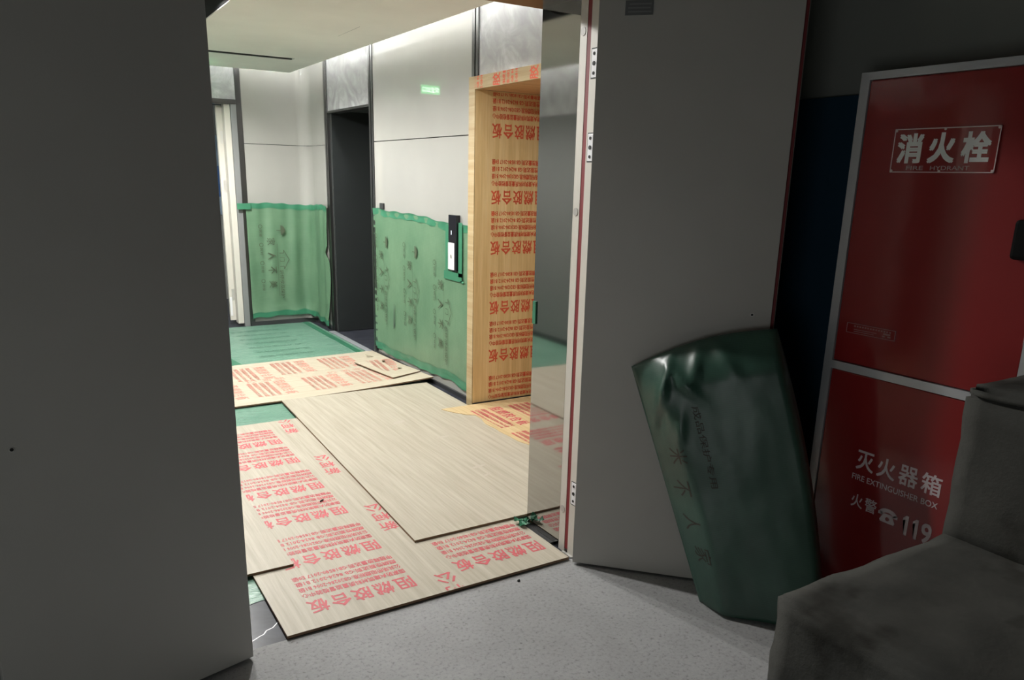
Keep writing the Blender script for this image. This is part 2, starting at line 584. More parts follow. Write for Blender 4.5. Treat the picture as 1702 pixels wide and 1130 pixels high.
# ------------------------------------------------------------------ fire-door leaves
def leaf(name, hinge, u, n, width, plate, hole_s, hole_z, lip, flip=1):
    """hinge point on the seen face, u along the leaf, n towards the viewer"""
    d = struct(name, (hinge[0], hinge[1], 0))
    u, n, z = Vector(u).normalized(), Vector(n).normalized(), Vector((0, 0, 1))
    org = Vector((hinge[0], hinge[1], 0))
    bm = new_bm()
    obox(bm, org, u, n, z, (0, -0.03, 0.012), (width, 0, 2.236))
    obj('leaf', bm, M['door'], d, 0.0015)
    if lip:
        bm = new_bm()
        obox(bm, org, u, n, z, (0.012, -0.052, 0.012), (width + 0.016, -0.031, 2.236))
        obj('rebate_lip', bm, M['door_in'], d)
        bm = new_bm()
        obox(bm, org, u, n, z, (width + 0.0005, -0.0305, 0.02), (width + 0.012, -0.014, 2.23))
        obj('seal_strip', bm, M['seal'], d)
    if plate:
        bm = new_bm()
        obox(bm, org, u, n, z, (0.094, 0.0002, 2.165), (0.192, 0.003, 2.213))
        p = obj('sign_plate', bm, M['plate_grey'], d)
        bm = new_bm()
        for k, (a, b) in enumerate(((0.108, 0.185), (0.104, 0.182), (0.104, 0.186))):
            obox(bm, org, u, n, z, (a, 0.0031, 2.198 - k * 0.0125), (b, 0.0035, 2.203 - k * 0.0125))
        obj('plate_lines', bm, M['plate_line'], p)
    bm = new_bm()
    c = org + u * hole_s + z * hole_z
    disc(bm, c, n, 0.007, 0.003, 14)
    h = obj('lock_hole', bm, M['steel'], d)
    bm = new_bm()
    disc(bm, c + n * 0.001, n, 0.0045, 0.003, 14)
    obj('bore', bm, M['hole'], h)
    return d


leaf('door_1', (1.823, 2.404), (0.698, -0.716, 0), (-0.716, -0.698, 0), 0.70, True, 0.631, 1.128, True)
leaf('door_2', (0.478, 2.387), (-0.972, -0.235, 0), (0.235, -0.972, 0), 0.70, False, 0.60, 0.90, False)

# ------------------------------------------------------------------ lobby shell
wr = struct('wall_lobby_right', (XR, 5.6, 0))
bxo('wall_core', (XR + 0.02, 4.74, 0), (XR + 0.6, 6.70, 3.0), M['dark'], wr)
wr2 = struct('wall_lobby_right', (XR, 7.9, 0))
wr3 = struct('wall_lobby_right', (XR, 3.2, 0))
wr4 = struct('wall_lobby_right', (XR, 4.1, 2.235))
wr5 = struct('wall_lobby_right', (XR, 7.2, 2.19))
bxo('wall_core', (XR + 0.02, 7.735, 0), (XR + 0.6, 9.2, 3.0), M['dark'], wr2)
bxo('wall_core', (XR + 0.02, YF1, 0), (XR + 0.6, 3.53, 3.0), M['dark'], wr3)
bxo('wall_core', (XR + 0.02, 3.585, 2.235), (XR + 0.6, 4.74, 3.0), M['dark'], wr4)
bxo('wall_core', (XR + 0.02, 6.70, 2.19), (XR + 0.6, 7.735, 3.0), M['dark'], wr5)
for (y0, y1, w_) in ((4.805, 6.565, wr), (YF1, 3.44, wr3)):
    bxo('cream_panel', (XR, y0, 0.0), (XR + 0.02, y1, 1.872), M['cream'], w_, 0.0015)
    bxo('cream_panel', (XR, y0, 1.878), (XR + 0.02, y1, 2.9), M['cream'], w_, 0.0015)
bxo('marble_panel', (XR + 0.004, 3.52, 2.232), (XR + 0.02, 4.722, 2.9), M['marble'], wr4)
bxo('marble_panel', (XR + 0.004, 6.652, 2.188), (XR + 0.02, 7.762, 2.9), M['marble'], wr5)
bxo('lift_lintel', (XR - 0.004, 6.66, 2.168), (XR + 0.10, 7.762, 2.188), M['strip'], wr5)
for (a, b, z0, w_) in ((4.722, 4.752, 2.2355, wr4), (4.768, 4.805, 2.2355, wr), (6.565, 6.60, 0, wr), (6.615, 6.655, 0, wr), (7.762, 7.79, 0, wr2), (7.80, 7.845, 0, wr2), (3.44, 3.52, 2.2355, wr3)):
    bxo('metal_strip', (XR - 0.008, a, z0), (XR + 0.02, b, 2.9), M['strip'], w_)
bxo('groove_back', (XR + 0.012, 4.75, 2.2), (XR + 0.02, 4.77, 2.9), M['hole'], wr)
bxo('groove_back', (XR + 0.012, 6.60, 0), (XR + 0.02, 6.615, 2.9), M['hole'], wr)
# lift opening further back
bxo('lift_reveal', (XR + 0.02, 7.71, 0.004), (XR + 0.50, 7.734, 2.19), M['black'], wr2)
bxo('lift_reveal', (XR + 0.02, 6.701, 0.004), (XR + 0.50, 6.725, 2.19), M['black'], wr)
bxo('lift_door', (XR + 0.47, 6.726, 0.004), (XR + 0.50, 7.709, 2.19), M['black'], wr)
ld = struct('door_4', (XR + 0.5, 4.1, 0))
bxo('lift_door', (XR + 0.50, 3.60, 0.004), (XR + 0.52, 4.664, 2.2), M['black'], ld)

wb = struct('wall_back', (1.2, YB, 0))
RC = 0.13
arc_ = [(XR - RC + RC * math.sin(a * math.pi / 24), YB - RC + RC * math.cos(a * math.pi / 24)) for a in range(13)]
prof_ = [(1.958, YB)] + arc_ + [(XR, 7.845)]
for z0, z1 in ((0, 1.872), (1.878, 2.9)):
    bm = new_bm()
    prism(bm, prof_ + [(XR + 0.02, 7.845), (XR + 0.02, YB + 0.02), (1.958, YB + 0.02)], z0, z1)
    bmesh.ops.triangulate(bm, faces=[fc for fc in bm.faces if len(fc.verts) > 4])
    obj('curved_cream_panel', bm, M['cream'], wb)
bm = new_bm()
prism(bm, [(x + 0.004, y + 0.004) for x, y in prof_] + [(XR + 0.02, 7.85), (XR + 0.02, YB + 0.02), (1.962, YB + 0.02)], 1.8721, 1.8779)
bmesh.ops.triangulate(bm, faces=[fc for fc in bm.faces if len(fc.verts) > 4])
obj('joint_line', bm, M['strip'], wb)
bxo('metal_strip', (1.905, YB - 0.008, 0), (1.958, YB + 0.02, 2.9), M['strip'], wb)
bxo('marble_panel', (0.0, YB + 0.004, 2.29), (1.905, YB + 0.02, 2.9), M['marble'], wb)
bxo('metal_lintel', (0.0, YB - 0.004, 2.245), (1.905, YB + 0.12, 2.29), M['strip'], wb)
bxo('cream_panel', (XL, YB, 0), (0.0, YB + 0.02, 2.9), M['cream'], wb)
bxo('wall_core', (1.92, YB + 0.021, 0), (XR + 0.02, YB + 0.12, 3.0), M['dark'], wb)
bxo('wall_core', (XL - 0.2, YB + 0.021, 0), (0.0, YB + 0.3, 3.0), M['dark'], wb)
bxo('wall_core', (0.0, YB + 0.13, 2.25), (1.92, YB + 0.3, 3.0), M['dark'], wb)

# doorway at the far end: grey return, white jamb, opened white leaf seen on its edge
fd = struct('door_3', (1.8, YB, 0))
bxo('steel_return', (1.852, YB + 0.0, 0), (1.905, YB + 0.12, 2.245), M['plate_line'], fd)
bxo('jamb', (1.793, YB + 0.03, 0.03), (1.85, YB + 0.14, 2.245), M['frame'], fd)
lf = bxo('leaf', (1.738, YB + 0.145, 0.05), (2.44, YB + 0.19, 2.235), M['frame'], fd)
for z in (1.93, 1.45, 0.33):
    bxo('hinge_plate', (1.765, YB + 0.141, z - 0.06), (1.790, YB + 0.1448, z + 0.06), M['steel'], lf)
bxo('bolt_plate', (1.742, YB + 0.141, 0.10), (1.764, YB + 0.1448, 0.30), M['white'], lf)
# corridor beyond
wc = struct('wall_corridor', (1.3, 10.4, 0))
bxo('wall_core', (-0.9, 10.4, 0), (3.3, 10.6, 3.0), M['wall'], wc)
bxo('pale_blue_band', (-0.5, 10.37, 1.66), (2.6, 10.4, 2.02), M['paleblue'], wc)
bxo('blue_band', (-0.5, 10.37, 1.29), (2.6, 10.4, 1.66), M['blue'], wc)
bxo('pale_blue_band', (-0.5, 10.37, 1.07), (2.6, 10.4, 1.29), M['paleblue'], wc)

# left side of the lobby (seen in reflections)
wl = struct('wall_lobby_left', (XL, 5.6, 0))
bxo('cream_panel', (XL - 0.02, YF1, 0), (XL, 3.6, 2.9), M['cream'], wl)
bxo('cream_panel', (XL - 0.02, 4.8, 0), (XL, 4.95, 2.9), M['cream'], wl)
bxo('dark_panel', (XL - 0.02, 4.95, 0), (XL, 7.5, 2.19), M['grey_steel'], wl)
bxo('skirting', (XL, 4.95, 0), (XL + 0.012, YB, 0.05), M['skirt'], wl)
bxo('marble_panel', (XL - 0.02, 4.95, 2.19), (XL, 7.5, 2.9), M['marble'], wl)
bxo('cream_panel', (XL - 0.02, 7.5, 0), (XL, YB, 2.9), M['cream'], wl)
bxo('lift_door', (XL - 0.30, 3.6, 0), (XL - 0.28, 4.8, 2.2), M['black'], wl)
bxo('marble_panel', (XL - 0.02, 3.6, 2.2), (XL, 4.8, 2.9), M['marble'], wl)
bxo('wall_core', (XL - 0.5, YF1, 0), (XL - 0.3, 9.0, 3.0), M['dark'], wl)

bm = new_bm()
box(bm, (XR - 0.016, 4.806, 0), (XR - 0.0005, 6.60, 0.03))
box(bm, (XR - 0.03, 6.57, 0), (XR - 0.0085, 6.61, 0.075))
struct('baseboard_right', bm=bm, m=M['skirt'])
bm = new_bm()
prism(bm, [(1.92, YB - 0.0085)] + [(1.92, YB - 0.018)] + [(x - 0.012, y - 0.012) for x, y in arc_] + [(XR - 0.013, 7.85), (XR - 0.001, 7.85)] + [(x - 0.001, y - 0.001) for x, y in reversed(arc_)], 0, 0.045)
bmesh.ops.triangulate(bm, faces=[fc for fc in bm.faces if len(fc.verts) > 4])
struct('baseboard_back', bm=bm, m=M['skirt'])
bm = new_bm()
box(bm, (1.83, 2.60, 0), (XJ1 - 0.0005, 2.81, 0.012))
struct('baseboard_doorway', bm=bm, m=M['skirt'])

# ceiling: two soffit panels with a dark slot between, slab above, slot diffuser
cl = struct('ceiling', (1.0, 5.5, ZC))
PX0, PX1, PY0, PY1 = 1.155, 2.393, 3.15, 8.18
SL = (1.0, 2.152, 7.166, 7.29)   # slot opening in the right soffit
bm = new_bm()
box(bm, (PX0, PY0, ZC), (PX1, SL[2], ZC + 0.05))
box(bm, (PX0, SL[3], ZC), (PX1, PY1, ZC + 0.05))
box(bm, (SL[1], SL[2], ZC), (PX1, SL[3], ZC + 0.05))
obj('soffit_panel', bm, M['ceil'], cl)
bxo('soffit_panel', (-0.47, PY0, ZC), (0.77, PY1, ZC + 0.05), M['ceil'], cl)
bm = new_bm()
box(bm, (PX1 - 0.012, PY0, ZC + 0.0501), (PX1, PY1, ZC + 0.085))
box(bm, (PX0 + 0.012, PY1 - 0.012, ZC + 0.0501), (PX1 - 0.0121, PY1, ZC + 0.085))
box(bm, (-0.47, PY0, ZC + 0.0501), (-0.458, PY1, ZC + 0.085))
obj('soffit_lip', bm, M['ceil'], cl)
bxo('slot_side', (PX0 - 0.004, PY0, ZC + 0.006), (PX0 - 0.0003, PY1, 2.86), M['dark'], cl)
bxo('slot_side', (0.7703, PY0, ZC + 0.006), (0.774, PY1, 2.86), M['dark'], cl)
bxo('ceiling_slab', (XL - 0.3, YF1, 2.9), (XR + 0.3, YB + 0.1, 3.0), M['ceil'], cl)
bxo('slot_top', (0.77, PY0, 2.85), (1.155, PY1, 2.86), M['dark'], cl)
for k in range(4):
    bm = new_bm()
    yy = 4.85 + 0.62 * k
    box(bm, (PX0 - 0.014, yy, ZC + 0.13), (PX0 - 0.0045, yy + 0.4, ZC + 0.155))
    obj('slot_rail', bm, M['strip'], cl)
bm = new_bm()
quad(bm, [(2.058, 5.36, ZC - 0.0006), (2.066, 5.82, ZC - 0.0006), (2.068, 5.82, ZC - 0.0006), (2.0615, 5.36, ZC - 0.0006)])
obj('hairline_crack', bm, M['plate_line'], cl)
bm = new_bm()
quad(bm, [(1.70, 6.34, ZC - 0.0006), (2.06, 6.36, ZC - 0.0006), (2.06, 6.365, ZC - 0.0006), (1.70, 6.346, ZC - 0.0006)])
obj('hairline_crack', bm, M['ceil'], cl)

df = thing('air_diffuser', (1.6, 7.23, ZC), 'long black linear air slot set in the pale lobby ceiling', 'air vent')
bxo('slot_back', (1.156, SL[2] + 0.001, ZC + 0.012), (SL[1] - 0.001, SL[3] - 0.001, ZC + 0.02), M['hole'], df)
bxo('blade', (1.156, SL[2] + 0.045, ZC + 0.004), (SL[1] - 0.02, SL[2] + 0.06, ZC + 0.0118), M['hole'], df)
bxo('edge_strip', (1.156, SL[3] - 0.035, ZC + 0.001), (SL[1] - 0.001, SL[3] - 0.001, ZC + 0.0118), M['strip'], df)

# LED strips on the soffit edge facing the walls
k = 0
LED = (((PX1 - 0.10, PY0, ZC + 0.051), (PX1 - 0.07, PY1, ZC + 0.062), 'white light strip along the ceiling edge facing the lift openings', 'led strip'),
       ((PX0 + 0.02, PY1 - 0.10, ZC + 0.051), (PX1 - 0.12, PY1 - 0.07, ZC + 0.062), 'white light strip along the ceiling edge facing the far doorway', 'led strip'),
       ((-0.40, PY0, ZC + 0.051), (-0.37, PY1, ZC + 0.062), 'white light strip along the ceiling edge over the hidden lobby side', 'led strip'))
for lo, hi, lab, cat in LED:
    bm = new_bm()
    box(bm, lo, hi)
    tag(obj('led_strip', bm, M['led'], origin=lo), lab, cat, 'cove light strips')

for i, (sx, sy) in enumerate(SPOTS):
    t = thing('spot_lamp', (sx, sy, ZC + 0.05), ('round spot lamp in the dark ceiling slot nearest the doorway', 'round spot lamp in the dark ceiling slot, middle one', 'round spot lamp in the dark ceiling slot farthest from the doorway')[i], 'ceiling lamp', 'slot spot lamps')
    bm = new_bm()
    disc(bm, (sx, sy, ZC + 0.15), (0, 0, 1), 0.05, 0.12, 24)
    obj('lamp_body', bm, M['dark'], t)
    bm = new_bm()
    disc(bm, (sx, sy, ZC + 0.088), (0, 0, 1), 0.04, 0.004, 24)
    obj('lens', bm, M['spot_face'], t)

# exit sign hung before the far doorway; seen mirrored in the cream panel
es = thing('exit_sign', (1.42, 7.94, 2.44), 'small green running man exit sign mirrored on the glossy panel', 'sign')
bxo('sign_body', (1.31, 7.94, 2.445), (1.53, 7.955, 2.535), M['exit_green'], es)
bxo('hanger', (1.415, 7.943, 2.535), (1.425, 7.952, ZC), M['strip'], es)
b, w, h = text_bm('安全出口', 0.055, 0.19, 0.01)
b.transform(plane_mtx((1.325, 7.9395, 2.463), (1, 0, 0), (0, 0, 1)))
obj('sign_lettering', b, M['exit_white'], es)

# ================================================================== PLYWOOD ON THE FLOOR
def sheet(name, corners, z0, th, label, group=None, m='ply', lift=None, nx=24, ny=24, hidden=None):
    """corners: front-left, front-right, back-right, back-left (x, y)"""
    c = [Vector((x, y, 0)) for x, y in corners]
    base = (c[0] + c[1] + c[2] + c[3]) / 4
    t = thing(name, (base.x, base.y, z0), label, 'plywood sheet', group)
    bm = new_bm()
    g = []
    for j in range(ny + 1):
        row = []
        for i in range(nx + 1):
            a, b = i / nx, j / ny
            p = (c[0] * (1 - a) + c[1] * a) * (1 - b) + (c[3] * (1 - a) + c[2] * a) * b
            z = z0 + (lift(a, b) if lift else 0)
            row.append((bm.verts.new((p.x, p.y, z + th)), bm.verts.new((p.x, p.y, z))))
        g.append(row)
    for j in range(ny):
        for i in range(nx):
            bm.faces.new((g[j][i][0], g[j][i + 1][0], g[j + 1][i + 1][0], g[j + 1][i][0]))
            bm.faces.new((g[j][i][1], g[j + 1][i][1], g[j + 1][i + 1][1], g[j][i + 1][1]))
    def side(p, q):
        fc = bm.faces.new((p[1], q[1], q[0], p[0]))
        fc.material_index = 1
    for i in range(nx):
        side(g[0][i], g[0][i + 1])
        side(g[ny][i + 1], g[ny][i])
    for j in range(ny):
        side(g[j + 1][0], g[j][0])
        side(g[j][nx], g[j + 1][nx])
    obj('board', bm, [M[m], M['ply_edge']], t)
    return t


def floor_print(t, bms, z, rect, m='ink_floor', lift=None, name='printed_text'):
    """each lettering block becomes a part of the sheet, cut at the sheet's edges"""
    for b in bms:
        clip(b, *rect)
        if not b.verts:
            b.free()
            continue
        for v in b.verts:
            v.co.z += z + (lift(v.co.x, v.co.y) if lift else 0)
        obj(name, b, M[m], t)


def wall_print(t, bms, mtx, rect, m, name='printed_text'):
    for b in bms:
        clip(b, *rect)
        if not b.verts:
            b.free()
            continue
        b.transform(mtx)
        obj(name, b, M[m], t)


def placed(src, ox, oy, ang):
    src.transform(Matrix.Translation((ox, oy, 0)) @ Matrix.Rotation(ang, 4, 'Z'))
    return src


# D: printed sheet across the threshold
D = sheet('plywood_sheet', [(0.609, 2.443), (1.832, 2.442), (1.832, 4.932), (0.609, 4.932)], 0.005, 0.011,
          'printed plywood sheet with big red characters lying across the doorway threshold', 'plywood sheets on the lobby floor')
pr = []
for yc, ti in ((2.586, 1), (2.957, 1), (3.379, 1), (3.735, 1), (4.161, 1), (4.52, 1), (4.945, 0)):
    if ti:
        pr.append(placed(print_block(), 1.165, yc + 0.047, math.pi))
pr.append(placed(print_block(), 1.795, 2.600 + 0.047, math.pi))
for y in (2.54, 3.328, 4.12, 4.905):
    g3 = new_bm()
    for k, ch in enumerate('公柯新'):
        b, w, h = text_bm(ch, 0.088, 0.082, 0.012, 1)
        stamp(g3, b, 1.285 + 0.041 - 0.008 * k, y - 0.112 * k + 0.044, math.pi)
    pr.append(g3)
floor_print(D, pr, 0.0164, (0.62, 2.446, 1.825, 4.928))

# E: plain sheet on its left
Es = sheet('plywood_sheet', [(-0.44, 2.935), (0.775, 2.935), (0.755, 5.37), (-0.46, 5.37)], 0.0172, 0.010,
           'plain plywood sheet half hidden behind the grey door, over the printed one', 'plywood sheets on the lobby floor', 'ply')

# B: large plain sheet
B_ = sheet('plywood_sheet', [(1.304, 2.884), (2.50, 2.884), (2.53, 5.345), (1.392, 5.35)], 0.0172, 0.011,
           'large plain unprinted plywood sheet in the middle of the lobby floor', 'plywood sheets on the lobby floor', 'ply')
for (x, y, rx, ry, a) in ((2.0, 3.55, 0.05, 0.012, 0.2), (1.98, 3.42, 0.03, 0.008, 0.5), (1.93, 4.5, 0.05, 0.02, 0.4), (2.05, 4.1, 0.05, 0.014, 0.1)):
    t = bmesh.new()
    bmesh.ops.create_circle(t, cap_ends=True, segments=16, radius=1)
    t.transform(Matrix.Translation((x, y, 0.0287)) @ Matrix.Rotation(a, 4, 'Z') @ Matrix.Diagonal((rx, ry, 1, 1)))
    obj('scuff_mark', t, M['scuff'], B_)

# A: printed sheet further in, right end curling up
def liftA(a, b):
    return 0.030 * max(0, a - 0.55) ** 2 / 0.2 * (1 - b) * 1.0 + 0.016 * (1 - b) ** 4 * a


Ac = [(0.2, 5.36), (2.602, 5.365), (2.600, 6.66), (0.2, 6.56)]
A_ = sheet('plywood_sheet', Ac, 0.005, 0.010, 'printed plywood sheet with worn pink columns lying farther back beside the green floor film', 'plywood sheets on the lobby floor', 'ply_x', liftA)


def liftA_xy(x, y):
    a = (x - 0.2) / 2.402
    b = (y - 5.36) / 1.25
    return liftA(min(1, max(0, a)), min(1, max(0, b)))


pr = []
for x in (1.09, 1.50, 1.86, 2.27):
    pr.append(placed(print_block(), x - 0.047, 6.52 + (0.03 if x > 1.6 else -0.05), -math.pi / 2))
for x in (1.17, 1.53, 1.955, 2.32):
    pr.append(placed(print_block(), x - 0.047, 5.96, -math.pi / 2))
for x in (1.3, 1.95):
    g3 = new_bm()
    for k, ch in enumerate('公柯新'):
        b, w, h = text_bm(ch, 0.08, 0.075, 0.0, 1)
        stamp(g3, b, x + 0.11 * k, 6.05, -math.pi / 2)
    pr.append(g3)
floor_print(A_, pr, 0.0156, (0.6, 5.38, 2.585, 6.57), 'ink_faint', liftA_xy)

# scrap on top of A
def liftS(a, b):
    return 0.012 * (1 - b) + 0.006 * a


S_ = sheet('plywood_scrap', [(2.32, 5.52), (2.598, 5.60), (2.49, 6.55), (2.25, 6.19)], 0.033, 0.006,
           'small loose printed plywood offcut lying on the curled end of a larger sheet', None, 'ply_x', liftS, 10, 10)
pr = []
pr.append(placed(print_block(True, True), 2.47, 6.15, -math.pi / 2 - 0.12))
floor_print(S_, pr, 0.0515, (2.34, 5.66, 2.56, 6.2), 'ink_faint')
for k, (x, y, a) in enumerate(((2.50, 5.78, 0.5), (2.47, 6.08, 1.2), (2.44, 6.3, -0.3))):
    t = bmesh.new()
    box(t, (-0.05, -0.012, 0), (0.05, 0.012, 0.004))
    t.transform(Matrix.Translation((x, y, 0.0517)) @ Matrix.Rotation(a, 4, 'Z') @ Matrix.Rotation(0.3, 4, 'Y'))
    obj('wood_splinter', t, M['ply_x'], S_)

# C: thin printed veneer in front of the plywood-lined lift
cpoly = [(2.31, 4.63), (2.34, 4.52), (2.40, 4.44), (2.455, 4.40), (2.43, 4.26), (2.415, 4.13), (2.425, 4.0), (2.418, 3.88), (2.44, 3.75), (2.45, 3.62), (2.47, 3.3), (3.09, 3.3), (3.09, 4.63)]
pts = []
for i in range(len(cpoly)):
    a, b = cpoly[i], cpoly[(i + 1) % len(cpoly)]
    for k in range(4):
        t = k / 4
        wv = 0.006 * math.sin(31 * (a[1] * (1 - t) + b[1] * t)) if i < 10 else 0
        pts.append((a[0] * (1 - t) + b[0] * t + wv, a[1] * (1 - t) + b[1] * t))
Cs = thing('plywood_veneer', (2.7, 4.0, 0.03), 'thin yellowish printed veneer sheet with wavy edge before the plywood lined opening', 'plywood sheet')
bm = new_bm()
prism(bm, pts, 0.0285, 0.0325)
bmesh.ops.triangulate(bm, faces=[fc for fc in bm.faces if len(fc.verts) > 4])
obj('board', bm, M['paper'], Cs)
pr = []
for x in (2.60, 2.96):
    pr.append(placed(print_block(), x, 4.50, -math.pi / 2))
pr.append(placed(print_block(), 2.60, 3.96, -math.pi / 2))
floor_print(Cs, pr, 0.0329, (2.46, 3.33, 3.08, 4.56), 'ink_floor')

# ================================================================== GREEN FILM ON THE FLOOR
bm = new_bm()
nx, ny = 36, 70
g = []
for j in range(ny + 1):
    row = []
    for i in range(nx + 1):
        x = -0.68 + (XR - 0.075 + 0.68) * i / nx
        y = 2.76 + (8.385 - 2.76) * j / ny
        if j == 0:
            y += 0.02 * math.sin(9 * x) + 0.012 * math.sin(23 * x)
        z = 0.0012 + (0.0035 if y > 6.75 else 0.0008) * (noise.noise((x * 2.2, y * 6, 0)) + 1) * 0.5
        row.append(bm.verts.new((x, y, z)))
    g.append(row)
for j in range(ny):
    for i in range(nx):
        bm.faces.new((g[j][i], g[j][i + 1], g[j + 1][i + 1], g[j + 1][i]))
ff = obj('floor_film', bm, M['film_floor'], smooth=True)
tag(ff, 'wrinkled green protective film spread over the lobby floor under the plywood', 'floor film')
bm = new_bm()
box(bm, (XR - 0.17, 6.5, 0.0048), (XR - 0.11, 8.38, 0.006))
obj('edge_tape', bm, M['film_dark'], ff)
bm = new_bm()
t = bmesh.new()
box(t, (-0.04, 0, 0), (0.04, 1.5, 0.001))
t.transform(Matrix.Translation((1.40, 6.45, 0.0052)) @ Matrix.Rotation(0.12, 4, 'Z'))
merge(bm, t)
obj('edge_tape', bm, M['film_dark'], ff)
for r in range(7):
    b, w, h = text_bm('家装地面保护膜', 0.07, 0.5, 0.0, 1)
    b.transform(Matrix.Translation((1.62 + 0.02 * (r % 2), 6.85 + 0.2 * r, 0.0062)))
    obj('film_print', b, mat('dark_green_print', (0.115, 0.235, 0.17), 0.5), ff)

# steel sill of the far lift
bxo_ = new_bm()
box(bxo_, (XR - 0.07, 6.66, 0.0), (XR - 0.01, 7.76, 0.006))
struct('trim_2', bm=bxo_, m=M['alu'])

# ================================================================== GREEN FILM ON THE WALLS
def film_sheet(path, top, bottom, offs, seg=60, rows=30, edge=None):
    """path(s) -> (point xy, normal xy); returns bmesh grid in world space"""
    bm = new_bm()
    g = []
    for i in range(seg + 1):
        s = i / seg
        zt, zb = top(s), bottom(s)
        rowv = []
        for j in range(rows + 1):
            t = j / rows
            ss = s
            if edge:
                ss = edge(s, t)
            (px, py), (nx_, ny_) = path(ss)
            z = zb + (zt - zb) * t
            d = offs(ss, z, t)
            rowv.append(bm.verts.new((px + nx_ * d, py + ny_ * d, z)))
        g.append(rowv)
    for i in range(seg):
        for j in range(rows):
            bm.faces.new((g[i][j], g[i + 1][j], g[i + 1][j + 1], g[i][j + 1]))
    return bm


def lerp_tab(tab, s):
    for (a, va), (b, vb) in zip(tab, tab[1:]):
        if s <= b:
            return va + (vb - va) * (s - a) / (b - a)
    return tab[-1][1]


def film_group():
    """the print on the film, read along +x"""
    b = new_bm()
    # circles and small words
    for k, wd in enumerate(('防潮', '防划', '耐磨', '环保')):
        x = 0.02 + k * 0.19
        t = bmesh.new()
        bmesh.ops.create_circle(t, segments=20, radius=0.021)
        r = bmesh.ops.extrude_edge_only(t, edges=t.edges[:])
        vs = [e for e in r['geom'] if isinstance(e, bmesh.types.BMVert)]
        for v in vs:
            v.co *= 0.78
        put(b, t, x, 0.0)
        w_, ww, hh = text_bm(wd, 0.028, 0.07, 0, 1)
        put(b, w_, x + 0.032, -0.014)
    for k, ch in enumerate('家人不美'):
        w_, ww, hh = text_bm(ch, 0.085, 0.075, 0.0, 1)
        put(b, w_, 0.14 + k * 0.15, 0.06)
    t = bmesh.new()
    box(t, (0.2, 0.163, 0), (0.76, 0.166, 0.0001))
    put(b, t)
    # house outline
    hx, hy = 0.30, 0.185
    pts2 = [(0, 0), (0, 0.045), (-0.03, 0.045), (0.07, 0.10), (0.17, 0.045), (0.14, 0.045), (0.14, 0)]
    for (ax, ay), (bx_, by) in zip(pts2, pts2[1:]):
        dv = Vector((bx_ - ax, by - ay, 0))
        nn = Vector((-dv.y, dv.x, 0)).normalized() * 0.003
        quad(b, [Vector((hx + ax, hy + ay, 0)) - nn, Vector((hx + bx_, hy + by, 0)) - nn, Vector((hx + bx_, hy + by, 0)) + nn, Vector((hx + ax, hy + ay, 0)) + nn])
    w_, ww, hh = text_bm('门', 0.05, 0.045, 0, 1)
    put(b, w_, hx + 0.045, hy + 0.002)
    w_, ww, hh = text_bm('装修成品保护', 0.042, 0.30, 0, 1)
    put(b, w_, 0.48, 0.178)
    # umbrella
    t = bmesh.new()
    n = 14
    vs = [t.verts.new((0.05 * math.cos(math.pi * i / n), 0.045 * math.sin(math.pi * i / n), 0)) for i in range(n + 1)]
    t.faces.new(vs)
    put(b, t, 0.06, 0.21)
    t = bmesh.new()
    box(t, (0.058, 0.165, 0), (0.064, 0.21, 0.0001))
    put(b, t)
    return b


# ---- right wall, between the two lift openings
Y0, Y1 = 4.812, 6.605
top_tab = [(0, 1.262), (0.10, 1.258), (0.13, 1.262), (0.2, 1.262), (0.27, 1.27), (0.35, 1.283), (0.45, 1.293), (0.6, 1.298), (0.75, 1.298), (0.88, 1.30), (0.93, 1.315), (1.0, 1.312)]
bot_tab = [(0, 0.072), (0.05, 0.068), (0.12, 0.10), (0.2, 0.095), (0.4, 0.075), (0.6, 0.07), (0.75, 0.055), (1.0, 0.068)]


def pathR(s):
    return (XR, Y0 + (Y1 - Y0) * s), (-1, 0)


def offR(s, z, t):
    return 0.004 + 0.004 * (noise.noise((s * 7, z * 1.4, 3)) + 0.8) + 0.003 * math.exp(-((t - 1) / 0.04) ** 2) + 0.0012 * math.sin(90 * z + 4 * s)


wfR = thing('wall_film', (XR, 5.7, 0.07), 'green protective film taped over the panel between the two lift openings', 'wall film', 'green films on the lobby walls')
bm = film_sheet(pathR, lambda s: lerp_tab(top_tab, s) + 0.004 * math.sin(40 * s), lambda s: lerp_tab(bot_tab, s) + 0.004 * math.sin(33 * s), offR, 80, 40)
obj('film', bm, M['film'], wfR, smooth=True)
for nm, tb, d0, d1, c0, c1 in (('tape', top_tab, -0.045, 0.008, 0.0, 1.0), ('tape', bot_tab, -0.004, 0.06, 0.0, 1.0)):
    bm = film_sheet(lambda s: pathR(c0 + (c1 - c0) * s), lambda s: lerp_tab(tb, s) + d1 + 0.005 * math.sin(37 * s), lambda s: lerp_tab(tb, s) + d0 + 0.004 * math.sin(50 * s), lambda s, z, t: offR(s, z, 0.5 if tb is bot_tab else t) + 0.0035 + 0.002 * math.sin(60 * s), 80, 4)
    obj(nm, bm, M['film_dark'], wfR, smooth=True)
bm = new_bm()
for y0, z0, y1, z1 in ((6.36, 1.315, 6.44, 1.365),):
    box(bm, (XR - 0.014, y0, z0), (XR - 0.0005, y1, z1))
obj('tape_tab', bm, M['skirt'], wfR)
bm = new_bm()
for y0, z0, y1, z1 in ((5.115, 0.93, 5.165, 1.26), (4.905, 0.90, 4.96, 1.285), (4.905, 0.865, 5.19, 0.928), (4.88, 0.86, 4.93, 0.875)):
    box(bm, (XR - 0.0195, y0, z0), (XR - 0.017, y1, z1))
obj('panel_surround_tape', bm, M['film_dark'], wfR)
